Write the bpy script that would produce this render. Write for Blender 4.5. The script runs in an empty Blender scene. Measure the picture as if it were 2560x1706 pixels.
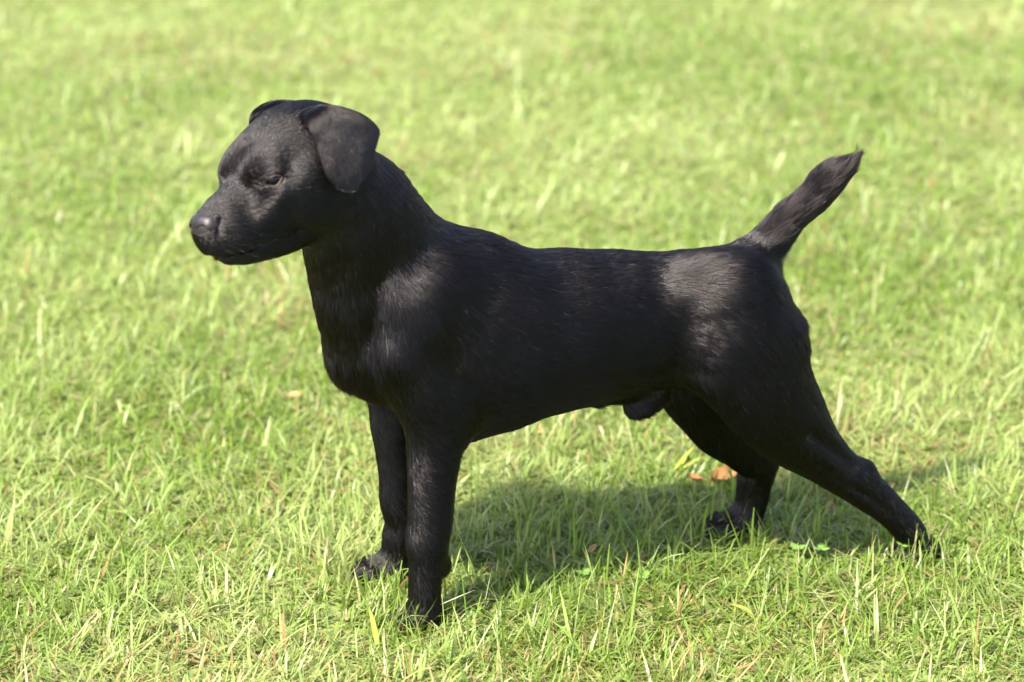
import bpy, math
import numpy as np

# ------------------------------------------------------------------ camera, sky, sun, exposure
sc = bpy.context.scene
COL = sc.collection
PITCH, DIST, LENS = math.radians(22.0), 2.42, 100.0
CAM = np.array([0.0, -DIST * math.cos(PITCH), 0.22 + DIST * math.sin(PITCH)])
cam_d = bpy.data.cameras.new('camera')
cam_d.lens = LENS
cam_d.sensor_width = 36.0
cam_d.clip_start = 0.05
cam_d.clip_end = 500.0
cam_d.dof.use_dof = True
cam_d.dof.focus_distance = 2.37
cam_d.dof.aperture_fstop = 4.6
cam = bpy.data.objects.new('camera', cam_d)
COL.objects.link(cam)
cam.location = CAM
cam.rotation_euler = (math.pi / 2 - PITCH, 0, 0)
sc.camera = cam

SUN_TO = np.array([-0.49, -0.52, 1.10])          # towards the sun: in front of the dog, on the camera's side
SUN_TO = SUN_TO / np.linalg.norm(SUN_TO)
world = bpy.data.worlds.new('World')
sc.world = world
world.use_nodes = True
wn = world.node_tree
bg = wn.nodes['Background']
sky = wn.nodes.new('ShaderNodeTexSky')
sky.sky_type = 'NISHITA'
sky.sun_disc = False
sky.air_density = 0.8
sky.dust_density = 3.0
sky.ozone_density = 0.4
sky.sun_elevation = math.asin(SUN_TO[2])
sky.sun_rotation = math.atan2(SUN_TO[0], SUN_TO[1])
wn.links.new(sky.outputs[0], bg.inputs[0])
bg.inputs[1].default_value = 0.15
sun_d = bpy.data.lights.new('sun', 'SUN')
sun_d.energy = 4.2
sun_d.angle = math.radians(1.0)
sun_d.color = (1.0, 0.94, 0.84)
sun = bpy.data.objects.new('sun', sun_d)
COL.objects.link(sun)
from mathutils import Vector, Matrix
sun.rotation_euler = Vector(SUN_TO).to_track_quat('Z', 'Y').to_euler()
sun.location = (0, 0, 6)

sc.view_settings.view_transform = 'Standard'
sc.view_settings.look = 'None'
sc.view_settings.gamma = 1.0
sc.view_settings.use_curve_mapping = False
sc.view_settings.exposure = 2.24
sc.cycles.max_bounces = 12
sc.cycles.diffuse_bounces = 8
sc.cycles.transparent_max_bounces = 8
sc.cycles.use_denoising = True
sc.cycles.denoiser = 'OPENIMAGEDENOISE'
sc.cycles.denoising_input_passes = 'RGB_ALBEDO_NORMAL'
sc.cycles.denoising_prefilter = 'ACCURATE'

rng = np.random.default_rng(7)

# ------------------------------------------------------------------ pixel <-> place helpers (measuring only)
FPX = LENS / 36.0 * 2560
FWD = np.array([0, math.cos(PITCH), -math.sin(PITCH)])
RGT = np.array([1.0, 0, 0])
UPV = np.cross(RGT, FWD)
YAW = math.radians(16.0)                           # the dog stands turned 16 degrees, rump farther off
AX = np.array([math.cos(YAW), math.sin(YAW), 0])   # towards the rump
LA = np.array([-math.sin(YAW), math.cos(YAW), 0])  # towards the far side
ROOT = LA * -0.028
RW = np.stack([AX, LA, np.array([0, 0, 1.0])], 1)  # local -> world


def ray(u, v):
    return FWD + RGT * ((u - 1280) / FPX) + UPV * ((853 - v) / FPX)


def ground_at(u, v, z=0.0):
    d = ray(u, v)
    return CAM + d * ((z - CAM[2]) / d[2])


def on_plane(u, v, yl=0.0):
    """point seen at photo pixel (u, v) on the upright plane yl metres to the dog's far side, dog-local"""
    d = ray(u, v)
    t = (yl - LA @ (CAM - ROOT)) / (LA @ d)
    return (CAM + d * t - ROOT) @ RW


def proj(Pl):
    q = Pl @ RW.T + ROOT - CAM
    dd = q @ FWD
    return np.stack([1280 + FPX * (q @ RGT) / dd, 853 - FPX * (q @ UPV) / dd], -1)


# ------------------------------------------------------------------ object helpers
def link(name, data, parent=None, loc=None):
    o = bpy.data.objects.new(name, data)
    COL.objects.link(o)
    if parent is not None:
        o.parent = parent
    if loc is not None:
        o.location = loc
    return o


def tag(o, label=None, category=None, group=None, kind=None):
    for k, v in (('label', label), ('category', category), ('group', group), ('kind', kind)):
        if v:
            o[k] = v
    return o


def mesh_np(name, V, F, mat=None, smooth=True):
    """V (n,3), F (m,k) all the same size"""
    me = bpy.data.meshes.new(name)
    V = np.ascontiguousarray(V, np.float32)
    F = np.ascontiguousarray(F, np.int32)
    m, k = F.shape
    me.vertices.add(len(V))
    me.vertices.foreach_set('co', V.ravel())
    me.loops.add(m * k)
    me.loops.foreach_set('vertex_index', F.ravel())
    me.polygons.add(m)
    me.polygons.foreach_set('loop_start', np.arange(0, m * k, k, dtype=np.int32))
    me.polygons.foreach_set('use_smooth', np.full(m, smooth))
    me.update(calc_edges=True)
    me.validate()
    if mat:
        me.materials.append(mat)
    return me


def new_mat(name):
    m = bpy.data.materials.new(name)
    m.use_nodes = True
    nt = m.node_tree
    b = nt.nodes['Principled BSDF']
    return m, nt, b


# ------------------------------------------------------------------ materials
def mat_soil():
    m, nt, b = new_mat('soil_and_thatch')
    N, L = nt.nodes, nt.links
    tc = N.new('ShaderNodeTexCoord')
    n1 = N.new('ShaderNodeTexNoise'); n1.inputs['Scale'].default_value = 60; n1.inputs['Detail'].default_value = 6
    n2 = N.new('ShaderNodeTexNoise'); n2.inputs['Scale'].default_value = 3; n2.inputs['Detail'].default_value = 3
    for n in (n1, n2):
        L.new(tc.outputs['Object'], n.inputs['Vector'])
    r1 = N.new('ShaderNodeValToRGB')
    r1.color_ramp.elements[0].position = .35; r1.color_ramp.elements[0].color = (.045, .06, .014, 1)
    r1.color_ramp.elements[1].position = .7; r1.color_ramp.elements[1].color = (.13, .125, .04, 1)
    r2 = N.new('ShaderNodeValToRGB')
    r2.color_ramp.elements[0].color = (.07, .105, .02, 1)
    r2.color_ramp.elements[1].color = (.11, .135, .03, 1)
    mx = N.new('ShaderNodeMix'); mx.data_type = 'RGBA'; mx.inputs[0].default_value = .5
    L.new(n1.outputs[0], r1.inputs[0]); L.new(n2.outputs[0], r2.inputs[0])
    L.new(r1.outputs[0], mx.inputs[6]); L.new(r2.outputs[0], mx.inputs[7])
    L.new(mx.outputs[2], b.inputs['Base Color'])
    b.inputs['Roughness'].default_value = .95
    bp = N.new('ShaderNodeBump'); bp.inputs['Strength'].default_value = .6; bp.inputs['Distance'].default_value = .01
    L.new(n1.outputs[0], bp.inputs['Height']); L.new(bp.outputs[0], b.inputs['Normal'])
    return m


def mat_blade(name, attr=None, color=None, transl=.52, rough=.42, spec=.42):
    m, nt, b = new_mat(name)
    N, L = nt.nodes, nt.links
    out = N['Material Output']
    tr = N.new('ShaderNodeBsdfTranslucent')
    mix = N.new('ShaderNodeMixShader'); mix.inputs[0].default_value = transl
    if attr:
        a = N.new('ShaderNodeAttribute'); a.attribute_name = attr
        src = a.outputs['Color']
    else:
        tc = N.new('ShaderNodeTexCoord')
        nz = N.new('ShaderNodeTexNoise'); nz.inputs['Scale'].default_value = 180; nz.inputs['Detail'].default_value = 4
        L.new(tc.outputs['Object'], nz.inputs['Vector'])
        rp = N.new('ShaderNodeValToRGB')
        rp.color_ramp.elements[0].position = .3; rp.color_ramp.elements[0].color = (*[c * .6 for c in color], 1)
        rp.color_ramp.elements[1].position = .75; rp.color_ramp.elements[1].color = (*[min(1, c * 1.3) for c in color], 1)
        L.new(nz.outputs[0], rp.inputs[0])
        src = rp.outputs[0]
    L.new(src, b.inputs['Base Color'])
    hs = N.new('ShaderNodeHueSaturation'); hs.inputs['Saturation'].default_value = 1.1; hs.inputs['Value'].default_value = 1.25
    L.new(src, hs.inputs['Color']); L.new(hs.outputs[0], tr.inputs['Color'])
    b.inputs['Roughness'].default_value = rough
    b.inputs['Specular IOR Level'].default_value = spec
    L.new(b.outputs[0], mix.inputs[1]); L.new(tr.outputs[0], mix.inputs[2]); L.new(mix.outputs[0], out.inputs['Surface'])
    return m


def mat_skin():
    m, nt, b = new_mat('black_skin_under_coat')
    N, L = nt.nodes, nt.links
    tc = N.new('ShaderNodeTexCoord')
    nz = N.new('ShaderNodeTexNoise'); nz.inputs['Scale'].default_value = 40; nz.inputs['Detail'].default_value = 5
    L.new(tc.outputs['Object'], nz.inputs['Vector'])
    rp = N.new('ShaderNodeValToRGB')
    rp.color_ramp.elements[0].color = (.004, .0035, .003, 1)
    rp.color_ramp.elements[1].color = (.011, .009, .008, 1)
    L.new(nz.outputs[0], rp.inputs[0]); L.new(rp.outputs[0], b.inputs['Base Color'])
    b.inputs['Roughness'].default_value = .6
    b.inputs['Specular IOR Level'].default_value = .25
    return m


def mat_coat(name='black_hair'):
    m = bpy.data.materials.new(name)
    m.use_nodes = True
    N, L = m.node_tree.nodes, m.node_tree.links
    N.remove(N['Principled BSDF'])
    h = N.new('ShaderNodeBsdfHairPrincipled')
    h.model = 'CHIANG'
    h.parametrization = 'MELANIN'
    h.inputs['Melanin'].default_value = .988
    h.inputs['Melanin Redness'].default_value = .55
    h.inputs['Roughness'].default_value = .235
    h.inputs['Radial Roughness'].default_value = .22
    h.inputs['IOR'].default_value = 1.35
    h.inputs['Random Roughness'].default_value = .15
    h.inputs['Random Color'].default_value = .15
    L.new(h.outputs[0], N['Material Output'].inputs['Surface'])
    return m


def mat_simple(name, color, rough, spec=.5, noise=None, bump=0.0, scale=400.0):
    m, nt, b = new_mat(name)
    N, L = nt.nodes, nt.links
    tc = N.new('ShaderNodeTexCoord')
    nz = N.new('ShaderNodeTexNoise'); nz.inputs['Scale'].default_value = scale; nz.inputs['Detail'].default_value = 3
    L.new(tc.outputs['Object'], nz.inputs['Vector'])
    rp = N.new('ShaderNodeValToRGB')
    rp.color_ramp.elements[0].position = .3
    rp.color_ramp.elements[1].position = .7
    rp.color_ramp.elements[0].color = (*[c * .75 for c in color], 1)
    rp.color_ramp.elements[1].color = (*[c * 1.25 for c in color], 1)
    L.new(nz.outputs[0], rp.inputs[0]); L.new(rp.outputs[0], b.inputs['Base Color'])
    b.inputs['Roughness'].default_value = rough
    b.inputs['Specular IOR Level'].default_value = spec
    if bump:
        vo = N.new('ShaderNodeTexVoronoi'); vo.inputs['Scale'].default_value = scale * 2
        L.new(tc.outputs['Object'], vo.inputs['Vector'])
        bp = N.new('ShaderNodeBump'); bp.inputs['Strength'].default_value = bump; bp.inputs['Distance'].default_value = .0006
        L.new(vo.outputs['Distance'], bp.inputs['Height']); L.new(bp.outputs[0], b.inputs['Normal'])
    return m


SOIL = mat_soil()
BLADE = mat_blade('grass_blade', attr='tint')
SKIN = mat_skin()
COAT = mat_coat()

# ------------------------------------------------------------------ ground
g = 40
gx = np.concatenate([-np.geomspace(60, .4, g), [0], np.geomspace(.4, 60, g)])
GX, GY = np.meshgrid(gx, gx, indexing='ij')
GV = np.stack([GX, GY, np.zeros_like(GX)], -1).reshape(-1, 3)
n = len(gx)
ii, jj = np.meshgrid(np.arange(n - 1), np.arange(n - 1), indexing='ij')
q = (ii * n + jj).ravel()
GF = np.stack([q, q + n, q + n + 1, q + 1], 1)
tag(link('ground', mesh_np('ground', GV, GF, SOIL)), kind='structure')

# paws on the ground (world xy, radius): blades do not root inside them
PAW_PX = dict(nf=(1040, 1556), ff=(935, 1446), nh=(2300, 1392), fh=(1835, 1345))
PAWS = [(ground_at(*PAW_PX[k])[:2], r) for k, r in (('nf', .015), ('ff', .015), ('nh', .015), ('fh', .015))]


# ------------------------------------------------------------------ grass
def fourier(seed, nwave, lo, hi):
    r = np.random.default_rng(seed)
    k = r.uniform(lo, hi, nwave); a = r.uniform(0, 2 * np.pi, nwave); ph = r.uniform(0, 2 * np.pi, nwave)

    def f(x, y):
        s = np.zeros_like(x)
        for i in range(nwave):
            s += np.sin(k[i] * (np.cos(a[i]) * x + np.sin(a[i]) * y) + ph[i])
        return s / math.sqrt(nwave / 2)
    return f


F_BIG = fourier(1, 14, 4, 14)
F_MID = fourier(2, 18, 12, 36)
F_DRY = fourier(3, 16, 5, 22)
F_LEAN = fourier(4, 14, 15, 60)


def grass_points():
    """root positions: dense where the lens looks, thinning out to the sides"""
    pts = []
    for y0, y1, den, side in ((-.55, -.30, 14000, 4000), (-.30, .40, 88000, 14000), (.40, .95, 62000, 10000), (.95, 1.45, 44000, 8000),
                              (1.45, 2.15, 32000, 6000), (2.15, 3.4, 6000, 3500), (3.4, 7.0, 900, 900)):
        W = 3.0
        c = int(2 * W * (y1 - y0) * den)
        q = np.stack([rng.uniform(-W, W, c), rng.uniform(y0, y1, c)], 1)
        inside = np.abs(q[:, 0]) < .195 * (q[:, 1] + 2.244) + .10
        q = q[inside | (rng.random(c) < side / den)]
        pts.append(q)
    for x0, x1, y0, y1, den in ((-3, 3, -1.8, -.55, 2500),):
        c = int((x1 - x0) * (y1 - y0) * den)
        pts.append(np.stack([rng.uniform(x0, x1, c), rng.uniform(y0, y1, c)], 1))
    P = np.concatenate(pts)
    # gather the roots into tufts
    cell = .022
    gid = np.floor(P / cell)
    hx = np.sin(gid[:, 0] * 127.1 + gid[:, 1] * 311.7) * 43758.5453
    hy = np.sin(gid[:, 0] * 269.5 + gid[:, 1] * 183.3) * 43758.5453
    ctr = (gid + np.stack([hx - np.floor(hx), hy - np.floor(hy)], 1)) * cell
    P += (ctr - P) * rng.uniform(0, .55, (len(P), 1))
    keep = np.ones(len(P), bool)
    for c, r in PAWS:
        keep &= ((P - c) ** 2).sum(1) > r * r
    P = P[keep]
    # bare patches
    dry = F_DRY(P[:, 0], P[:, 1])
    keep = rng.random(len(P)) > np.clip((dry - 1.3) * .5, 0, .55)
    return P[keep]


def build_blades(P, length, width, head, lean, curve, tint_base, tint_tip, blunt, z0, seg=3):
    nB = len(P)
    dirv = np.stack([np.cos(head), np.sin(head)], 1)
    side = np.stack([-np.sin(head), np.cos(head), np.zeros(nB)], 1)
    tw = rng.normal(0, .5, nB)
    side2 = side * np.cos(tw)[:, None] + np.concatenate([dirv, np.zeros((nB, 1))], 1) * np.sin(tw)[:, None]
    V = np.zeros((nB, seg + 1, 2, 3), np.float32)
    C = np.zeros((nB, seg + 1, 2, 4), np.float32)
    pos = np.concatenate([P, z0[:, None]], 1)
    for s in range(seg + 1):
        t = s / seg
        ang = lean + curve * t
        if s:
            stp = length / seg
            pos = pos + np.concatenate([dirv * (np.sin(ang) * stp)[:, None], (np.cos(ang) * stp)[:, None]], 1)
            pos[:, 2] = np.maximum(pos[:, 2], .002 + .003 * ((np.arange(nB) * .618) % 1))
        w = width * (.75 + .55 * t - 1.0 * t ** 2.2) if s < seg else width * np.where(blunt, .32, .04)
        w = np.maximum(w, width * .04) * .5
        V[:, s, 0] = pos - side2 * w[:, None]
        V[:, s, 1] = pos + side2 * w[:, None]
        c = tint_base + (tint_tip - tint_base) * (t ** .8)
        C[:, s, :, :3] = c[:, None]
        C[:, s, :, 3] = 1
    base = np.arange(nB)[:, None] * (2 * (seg + 1))
    fs = []
    for s in range(seg):
        fs.append(np.stack([base[:, 0] + 2 * s, base[:, 0] + 2 * s + 1, base[:, 0] + 2 * s + 3, base[:, 0] + 2 * s + 2], 1))
    return V.reshape(-1, 3), np.stack(fs, 1).reshape(-1, 4), C.reshape(-1, 4)


def make_grass():
    P = grass_points()
    # longer blades round the paws
    pw = []
    for (c, r), n_ in zip(PAWS, (150, 120, 110, 50)):
        a = rng.uniform(0, 2 * np.pi, n_); rr = rng.uniform(r * .6, .045, n_)
        pw.append(c + np.stack([np.cos(a) * rr - .010, np.sin(a) * rr], 1))
    nP = sum(len(q) for q in pw)
    P = np.concatenate([P] + pw)
    nB = len(P)
    x, y = P[:, 0], P[:, 1]
    big, mid, dry, ln = F_BIG(x, y), F_MID(x, y), F_DRY(x, y), F_LEAN(x, y)
    kind = rng.random(nB)
    thatch = kind < .30 + .05 * np.clip(dry, -1, 1.5)
    length = np.clip(rng.lognormal(np.log(.0235), .40, nB) * (1 + .16 * mid), .008, .075)
    length = np.where(thatch, length * .8, length) * (1 - .18 * np.clip((y - .5) / .8, 0, 1))
    length[-nP:] = rng.uniform(.026, .046, nP)
    far = np.clip((y - .5) / 1.6, 0, 1.6)
    inner = np.abs(x) < .195 * (y + 2.244) + .10
    width = np.clip(rng.lognormal(np.log(.00178), .34, nB), .0010, .0040) * (1 + .45 * far) * np.where(inner, 1, 2.2)
    head = rng.uniform(0, 2 * np.pi, nB)
    tuft = ln * 2.2 + np.sin(np.floor(x / .022) * 12.9 + np.floor(y / .022) * 78.2) * 1.6
    head = np.where(rng.random(nB) < .5, tuft + rng.normal(0, .6, nB), head)
    lean = np.abs(rng.normal(.40, .34, nB))
    lean = np.where(rng.random(nB) < .50, rng.uniform(.75, 1.48, nB), lean)
    lean = np.where(y > .8, lean + rng.uniform(0, .5, nB), lean)
    lean = np.where(thatch, rng.uniform(1.05, 1.52, nB), lean)
    lean[-nP:] = np.abs(rng.normal(.25, .3, nP))
    curve = np.abs(rng.normal(.40, .5, nB))
    g1 = np.array([.152, .228, .036]); g2 = np.array([.240, .306, .088]); g3 = np.array([.110, .175, .024])
    g4 = np.array([.285, .315, .120])
    w = np.clip(.5 + .42 * big + .26 * mid + rng.normal(0, .20, nB), 0, 1)[:, None]
    tip = g1 * (1 - w) + g2 * w
    dk = (rng.random(nB) < .14 - .10 * np.clip(big, -1.2, 1))[:, None]
    tip = np.where(dk, g3 + 0 * tip, tip)
    pale = (rng.random(nB) < .12)[:, None]
    tip = np.where(pale, g4 + 0 * tip, tip)
    brown = np.array([.27, .19, .075]); straw = np.array([.31, .28, .13]); rust = np.array([.27, .14, .055])
    r = rng.random(nB)
    pb = .012 + .07 * np.clip(dry - .2, 0, 2)
    tip = np.where((r < pb)[:, None], brown, tip)
    tip = np.where((r > 1 - pb * .6)[:, None], straw, tip)
    tip = np.where(((r > .5) & (r < .5 + pb * .10))[:, None], rust, tip)
    rt = rng.random(nB)
    tcol = np.where((rt < .22)[:, None], straw * .8, np.where((rt < .36)[:, None], brown * .8, tip * .95))
    tip = np.where(thatch[:, None], tcol, tip)
    tip = tip * rng.uniform(.86, 1.14, (nB, 1))
    basec = tip * np.array([.88, .86, .9]) + np.array([.012, .008, .004])
    blunt = rng.random(nB) < .45
    z0 = np.where(thatch, rng.uniform(.001, .010, nB), 0.0)
    V, F, C = build_blades(P, length, width, head, lean, curve, basec, tip, blunt, z0, seg=3)
    me = mesh_np('grass', V, F, BLADE)
    a = me.attributes.new('tint', 'FLOAT_COLOR', 'POINT')
    a.data.foreach_set('color', C.ravel())
    o = link('grass', me)
    tag(o, label='short sunlit lawn grass with dry straw between the blades', category='grass', kind='stuff')
    return nB


NB = make_grass()


# ------------------------------------------------------------------ distance fields for the dog
def smin(a, b, k):
    h = np.maximum(k - np.abs(a - b), 0) / k
    return np.minimum(a, b) - h * h * k * .25


def d_ellip(Q, r):
    r = np.asarray(r, float)
    k0 = np.sqrt(((Q / r) ** 2).sum(-1))
    k1 = np.sqrt(((Q / (r * r)) ** 2).sum(-1)) + 1e-9
    return k0 * (k0 - 1) / k1


def frames(C, lat):
    T = np.gradient(C, axis=0)
    T /= np.linalg.norm(T, axis=1, keepdims=True)
    Lv = lat - (T @ lat)[:, None] * T
    Lv /= np.linalg.norm(Lv, axis=1, keepdims=True)
    return T, Lv, np.cross(T, Lv)


def catmull(A, m):
    A = np.asarray(A, float)
    Pd = np.vstack([2 * A[0] - A[1], A, 2 * A[-1] - A[-2]])
    out = []
    for i in range(len(A) - 1):
        p0, p1, p2, p3 = Pd[i:i + 4]
        for s in range(m):
            t = s / m
            out.append(.5 * ((2 * p1) + (-p0 + p2) * t + (2 * p0 - 5 * p1 + 4 * p2 - p3) * t * t + (-p0 + 3 * p1 - 3 * p2 + p3) * t ** 3))
    out.append(A[-1])
    return np.array(out)


class Chain:
    """a tapering tube of elliptical sections: centres C, half-heights a (in the plane), half-widths b (sideways)"""

    def __init__(s, C, a, b, lat=(0, 1, 0), m=3, cap=1.0):
        A = catmull(np.column_stack([C, a, b]), m)
        s.C, s.a, s.b, s.cap = A[:, :3], A[:, 3], A[:, 4], cap
        s.T, s.L, s.N = frames(s.C, np.asarray(lat, float))
        R = np.maximum(s.a, s.b)[:, None]
        s.lo, s.hi = (s.C - R).min(0), (s.C + R).max(0)

    def __call__(s, P):
        n = len(P)
        best = np.full(n, 1e9)
        bi = np.zeros(n, np.int32)
        bt = np.zeros(n)
        nseg = len(s.C) - 1
        for i in range(nseg):
            R = max(s.a[i], s.b[i], s.a[i + 1], s.b[i + 1]) + .035
            lo = np.minimum(s.C[i], s.C[i + 1]) - R
            hi = np.maximum(s.C[i], s.C[i + 1]) + R
            mk = np.flatnonzero(((P > lo) & (P < hi)).all(1))
            if not len(mk):
                continue
            p = P[mk]
            ax = s.C[i + 1] - s.C[i]
            t = np.clip((p - s.C[i]) @ ax / (ax @ ax), 0, 1)
            d2 = ((p - s.C[i] - ax * t[:, None]) ** 2).sum(1)
            up = d2 < best[mk]
            mu = mk[up]
            best[mu] = d2[up]; bi[mu] = i; bt[mu] = t[up]
        d = np.full(n, 1.0)
        mk = np.flatnonzero(best < 1e8)
        if not len(mk):
            return d
        i = bi[mk]; t = bt[mk][:, None]
        lerp = lambda A: A[i] * (1 - t) + A[i + 1] * t
        a = (s.a[i] * (1 - t[:, 0]) + s.a[i + 1] * t[:, 0])
        b = (s.b[i] * (1 - t[:, 0]) + s.b[i + 1] * t[:, 0])
        qv = P[mk] - lerp(s.C)
        cn, cl, ca = (qv * lerp(s.N)).sum(1), (qv * lerp(s.L)).sum(1), (qv * lerp(s.T)).sum(1)
        end = ((i == 0) & (t[:, 0] <= 0)) | ((i == nseg - 1) & (t[:, 0] >= 1))
        mm = np.where(end, np.minimum(a, b) * s.cap, a)
        k0 = np.sqrt((cn / a) ** 2 + (cl / b) ** 2 + (ca / mm) ** 2)
        k1 = np.sqrt((cn / a ** 2) ** 2 + (cl / b ** 2) ** 2 + (ca / mm ** 2) ** 2) + 1e-9
        d[mk] = k0 * (k0 - 1) / k1
        return d


class Ellip:
    def __init__(s, c, r, M=None, O=None):
        """centre/radii in the frame M (columns are axes) at origin O"""
        s.M = np.eye(3) if M is None else M
        s.c = np.asarray(c, float)
        s.r = np.asarray(r, float)
        s.O = np.zeros(3) if O is None else O
        w = s.O + s.M @ s.c
        R = s.r.max()
        s.lo, s.hi = w - R, w + R

    def __call__(s, P):
        return d_ellip((P - s.O) @ s.M - s.c, s.r)


class Field:
    def __init__(s):
        s.items = []

    def add(s, prim, k=.012, op='+'):
        s.items.append((prim, k, op))

    def combine(s, d, di, k, op):
        return smin(d, di, k) if op == '+' else -smin(-d, di, k)

    def at(s, P):
        d = np.full(len(P), .06)
        for prim, k, op in s.items:
            mg = k + .02
            mk = np.flatnonzero(((P > prim.lo - mg) & (P < prim.hi + mg)).all(1))
            if len(mk):
                d[mk] = s.combine(d[mk], prim(P[mk]), k, op)
        return d

    def grid(s, lo, hi, h):
        ax = [np.arange(lo[i], hi[i] + h, h) for i in range(3)]
        D = np.full([len(a) for a in ax], .06)
        for prim, k, op in s.items:
            mg = k + .012
            sl = []
            for i in range(3):
                i0 = max(int((prim.lo[i] - mg - lo[i]) / h), 0)
                i1 = min(int((prim.hi[i] + mg - lo[i]) / h) + 2, len(ax[i]))
                sl.append(slice(i0, max(i1, i0)))
            sub = D[tuple(sl)]
            if sub.size == 0:
                continue
            X, Y, Z = np.meshgrid(ax[0][sl[0]], ax[1][sl[1]], ax[2][sl[2]], indexing='ij')
            P = np.stack([X.ravel(), Y.ravel(), Z.ravel()], 1)
            D[tuple(sl)] = s.combine(sub.ravel(), prim(P), k, op).reshape(sub.shape)
        return D


def surface_nets(D, lo, h):
    S = D < 0
    nx, ny, nz = D.shape
    cnt = np.zeros((nx - 1, ny - 1, nz - 1), np.int8)
    for a in (0, 1):
        for b in (0, 1):
            for c in (0, 1):
                cnt += S[a:nx - 1 + a, b:ny - 1 + b, c:nz - 1 + c]
    I, J, K = np.nonzero((cnt > 0) & (cnt < 8))
    idx = np.full(cnt.shape, -1, np.int64)
    idx[I, J, K] = np.arange(len(I))
    acc = np.zeros((len(I), 3)); num = np.zeros(len(I))
    cor = [(a, b, c) for a in (0, 1) for b in (0, 1) for c in (0, 1)]
    for p in cor:
        for ax in range(3):
            if p[ax]:
                continue
            q2 = list(p); q2[ax] = 1
            d0 = D[I + p[0], J + p[1], K + p[2]]; d1 = D[I + q2[0], J + q2[1], K + q2[2]]
            mk = (d0 < 0) != (d1 < 0)
            t = np.where(mk, d0 / np.where(mk, d0 - d1, 1), 0)
            pt = np.tile(np.array(p, float), (len(I), 1)); pt[:, ax] = t
            acc[mk] += pt[mk]; num[mk] += 1
    V = lo + (np.stack([I, J, K], 1) + acc / num[:, None]) * h
    Fs = []
    for ax in range(3):
        o1, o2 = (ax + 1) % 3, (ax + 2) % 3
        sl0 = [slice(None)] * 3; sl1 = [slice(None)] * 3
        sl0[ax] = slice(0, -1); sl1[ax] = slice(1, None)
        E = np.argwhere(S[tuple(sl0)] != S[tuple(sl1)])
        E = E[(E[:, o1] > 0) & (E[:, o2] > 0) & (E[:, o1] < D.shape[o1] - 1) & (E[:, o2] < D.shape[o2] - 1)]
        flip = S[E[:, 0], E[:, 1], E[:, 2]]
        qd = []
        for da, db in ((1, 1), (0, 1), (0, 0), (1, 0)):
            e = E.copy(); e[:, o1] -= da; e[:, o2] -= db
            qd.append(idx[e[:, 0], e[:, 1], e[:, 2]])
        qd = np.stack(qd, 1)
        qd[~flip] = qd[~flip][:, ::-1]
        Fs.append(qd)
    return V, np.concatenate(Fs)


def subdivide(V, Fq):
    nV = len(V)
    e = np.stack([Fq, np.roll(Fq, -1, 1)], 2).reshape(-1, 2)
    key = np.sort(e, 1)
    kk = key[:, 0] * nV + key[:, 1]
    uq, inv = np.unique(kk, return_inverse=True)
    mid = .5 * (V[uq // nV] + V[uq % nV])
    cen = V[Fq].mean(1)
    ei = nV + inv.reshape(-1, 4)
    ci = nV + len(uq) + np.arange(len(Fq))
    out = []
    for c in range(4):
        out.append(np.stack([Fq[:, c], ei[:, c], ci, ei[:, c - 1]], 1))
    return np.vstack([V, mid, cen]), np.concatenate(out)


def vnormals(V, Fq):
    fn = np.cross(V[Fq[:, 2]] - V[Fq[:, 0]], V[Fq[:, 3]] - V[Fq[:, 1]])
    N = np.zeros_like(V)
    for c in range(4):
        for k in range(3):
            N[:, k] += np.bincount(Fq[:, c], fn[:, k], len(V))
    return N / (np.linalg.norm(N, axis=1, keepdims=True) + 1e-12)


def laplace(V, Fq, lam, it):
    nV = len(V)
    e = np.stack([Fq, np.roll(Fq, -1, 1)], 2).reshape(-1, 2)
    e = np.vstack([e, e[:, ::-1]])
    deg = np.bincount(e[:, 0], minlength=nV)
    for _ in range(it):
        S = np.stack([np.bincount(e[:, 0], V[e[:, 1], k], nV) for k in range(3)], 1) / deg[:, None]
        V = V + lam * (S - V)
    return V


def solidify_field(field, lo, hi, h, sub=1, newton=4, smooth=2):
    D = field.grid(np.asarray(lo), np.asarray(hi), h)
    V, Fq = surface_nets(D, np.asarray(lo, float), h)
    for _ in range(sub):
        V, Fq = subdivide(V, Fq)
    for i in range(newton):
        Nn = vnormals(V, Fq)
        dd = np.clip(field.at(V), -h, h)
        V = V - Nn * (dd * .8)[:, None]
        if i == 0:
            V = laplace(V, Fq, .5, 1)
    if smooth:
        V = laplace(V, Fq, .5, smooth)
    return V, Fq


# ------------------------------------------------------------------ the dog's shape
def pchain(st, m=12, cap=1.0):
    """stations (u, v, half-extent px across the limb as seen, half-width m, plane offset m to the far side)"""
    C = np.array([on_plane(u, v, yl) for u, v, e, b, yl in st])
    T, Lv, Nn = frames(C, np.array([0, 1.0, 0]))
    A = []
    for i, (u, v, e, b, yl) in enumerate(st):
        h = .01
        p0 = proj(C[i])
        pt = (proj(C[i] + T[i] * h) - p0) / h
        nrm = np.array([-pt[1], pt[0]]) / np.linalg.norm(pt)
        cn = abs(((proj(C[i] + Nn[i] * h) - p0) / h) @ nrm)
        cl = abs(((proj(C[i] + Lv[i] * h) - p0) / h) @ nrm)
        A.append(math.sqrt(max(e * e - (b * cl) ** 2, (.55 * e) ** 2)) / cn)
    return Chain(C, A, [s[3] for s in st], m=m, cap=cap)


NEAR, FAR = -.044, .044
HY, HP, HR = math.radians(44.6), math.radians(11.5), math.radians(11.4)


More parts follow.
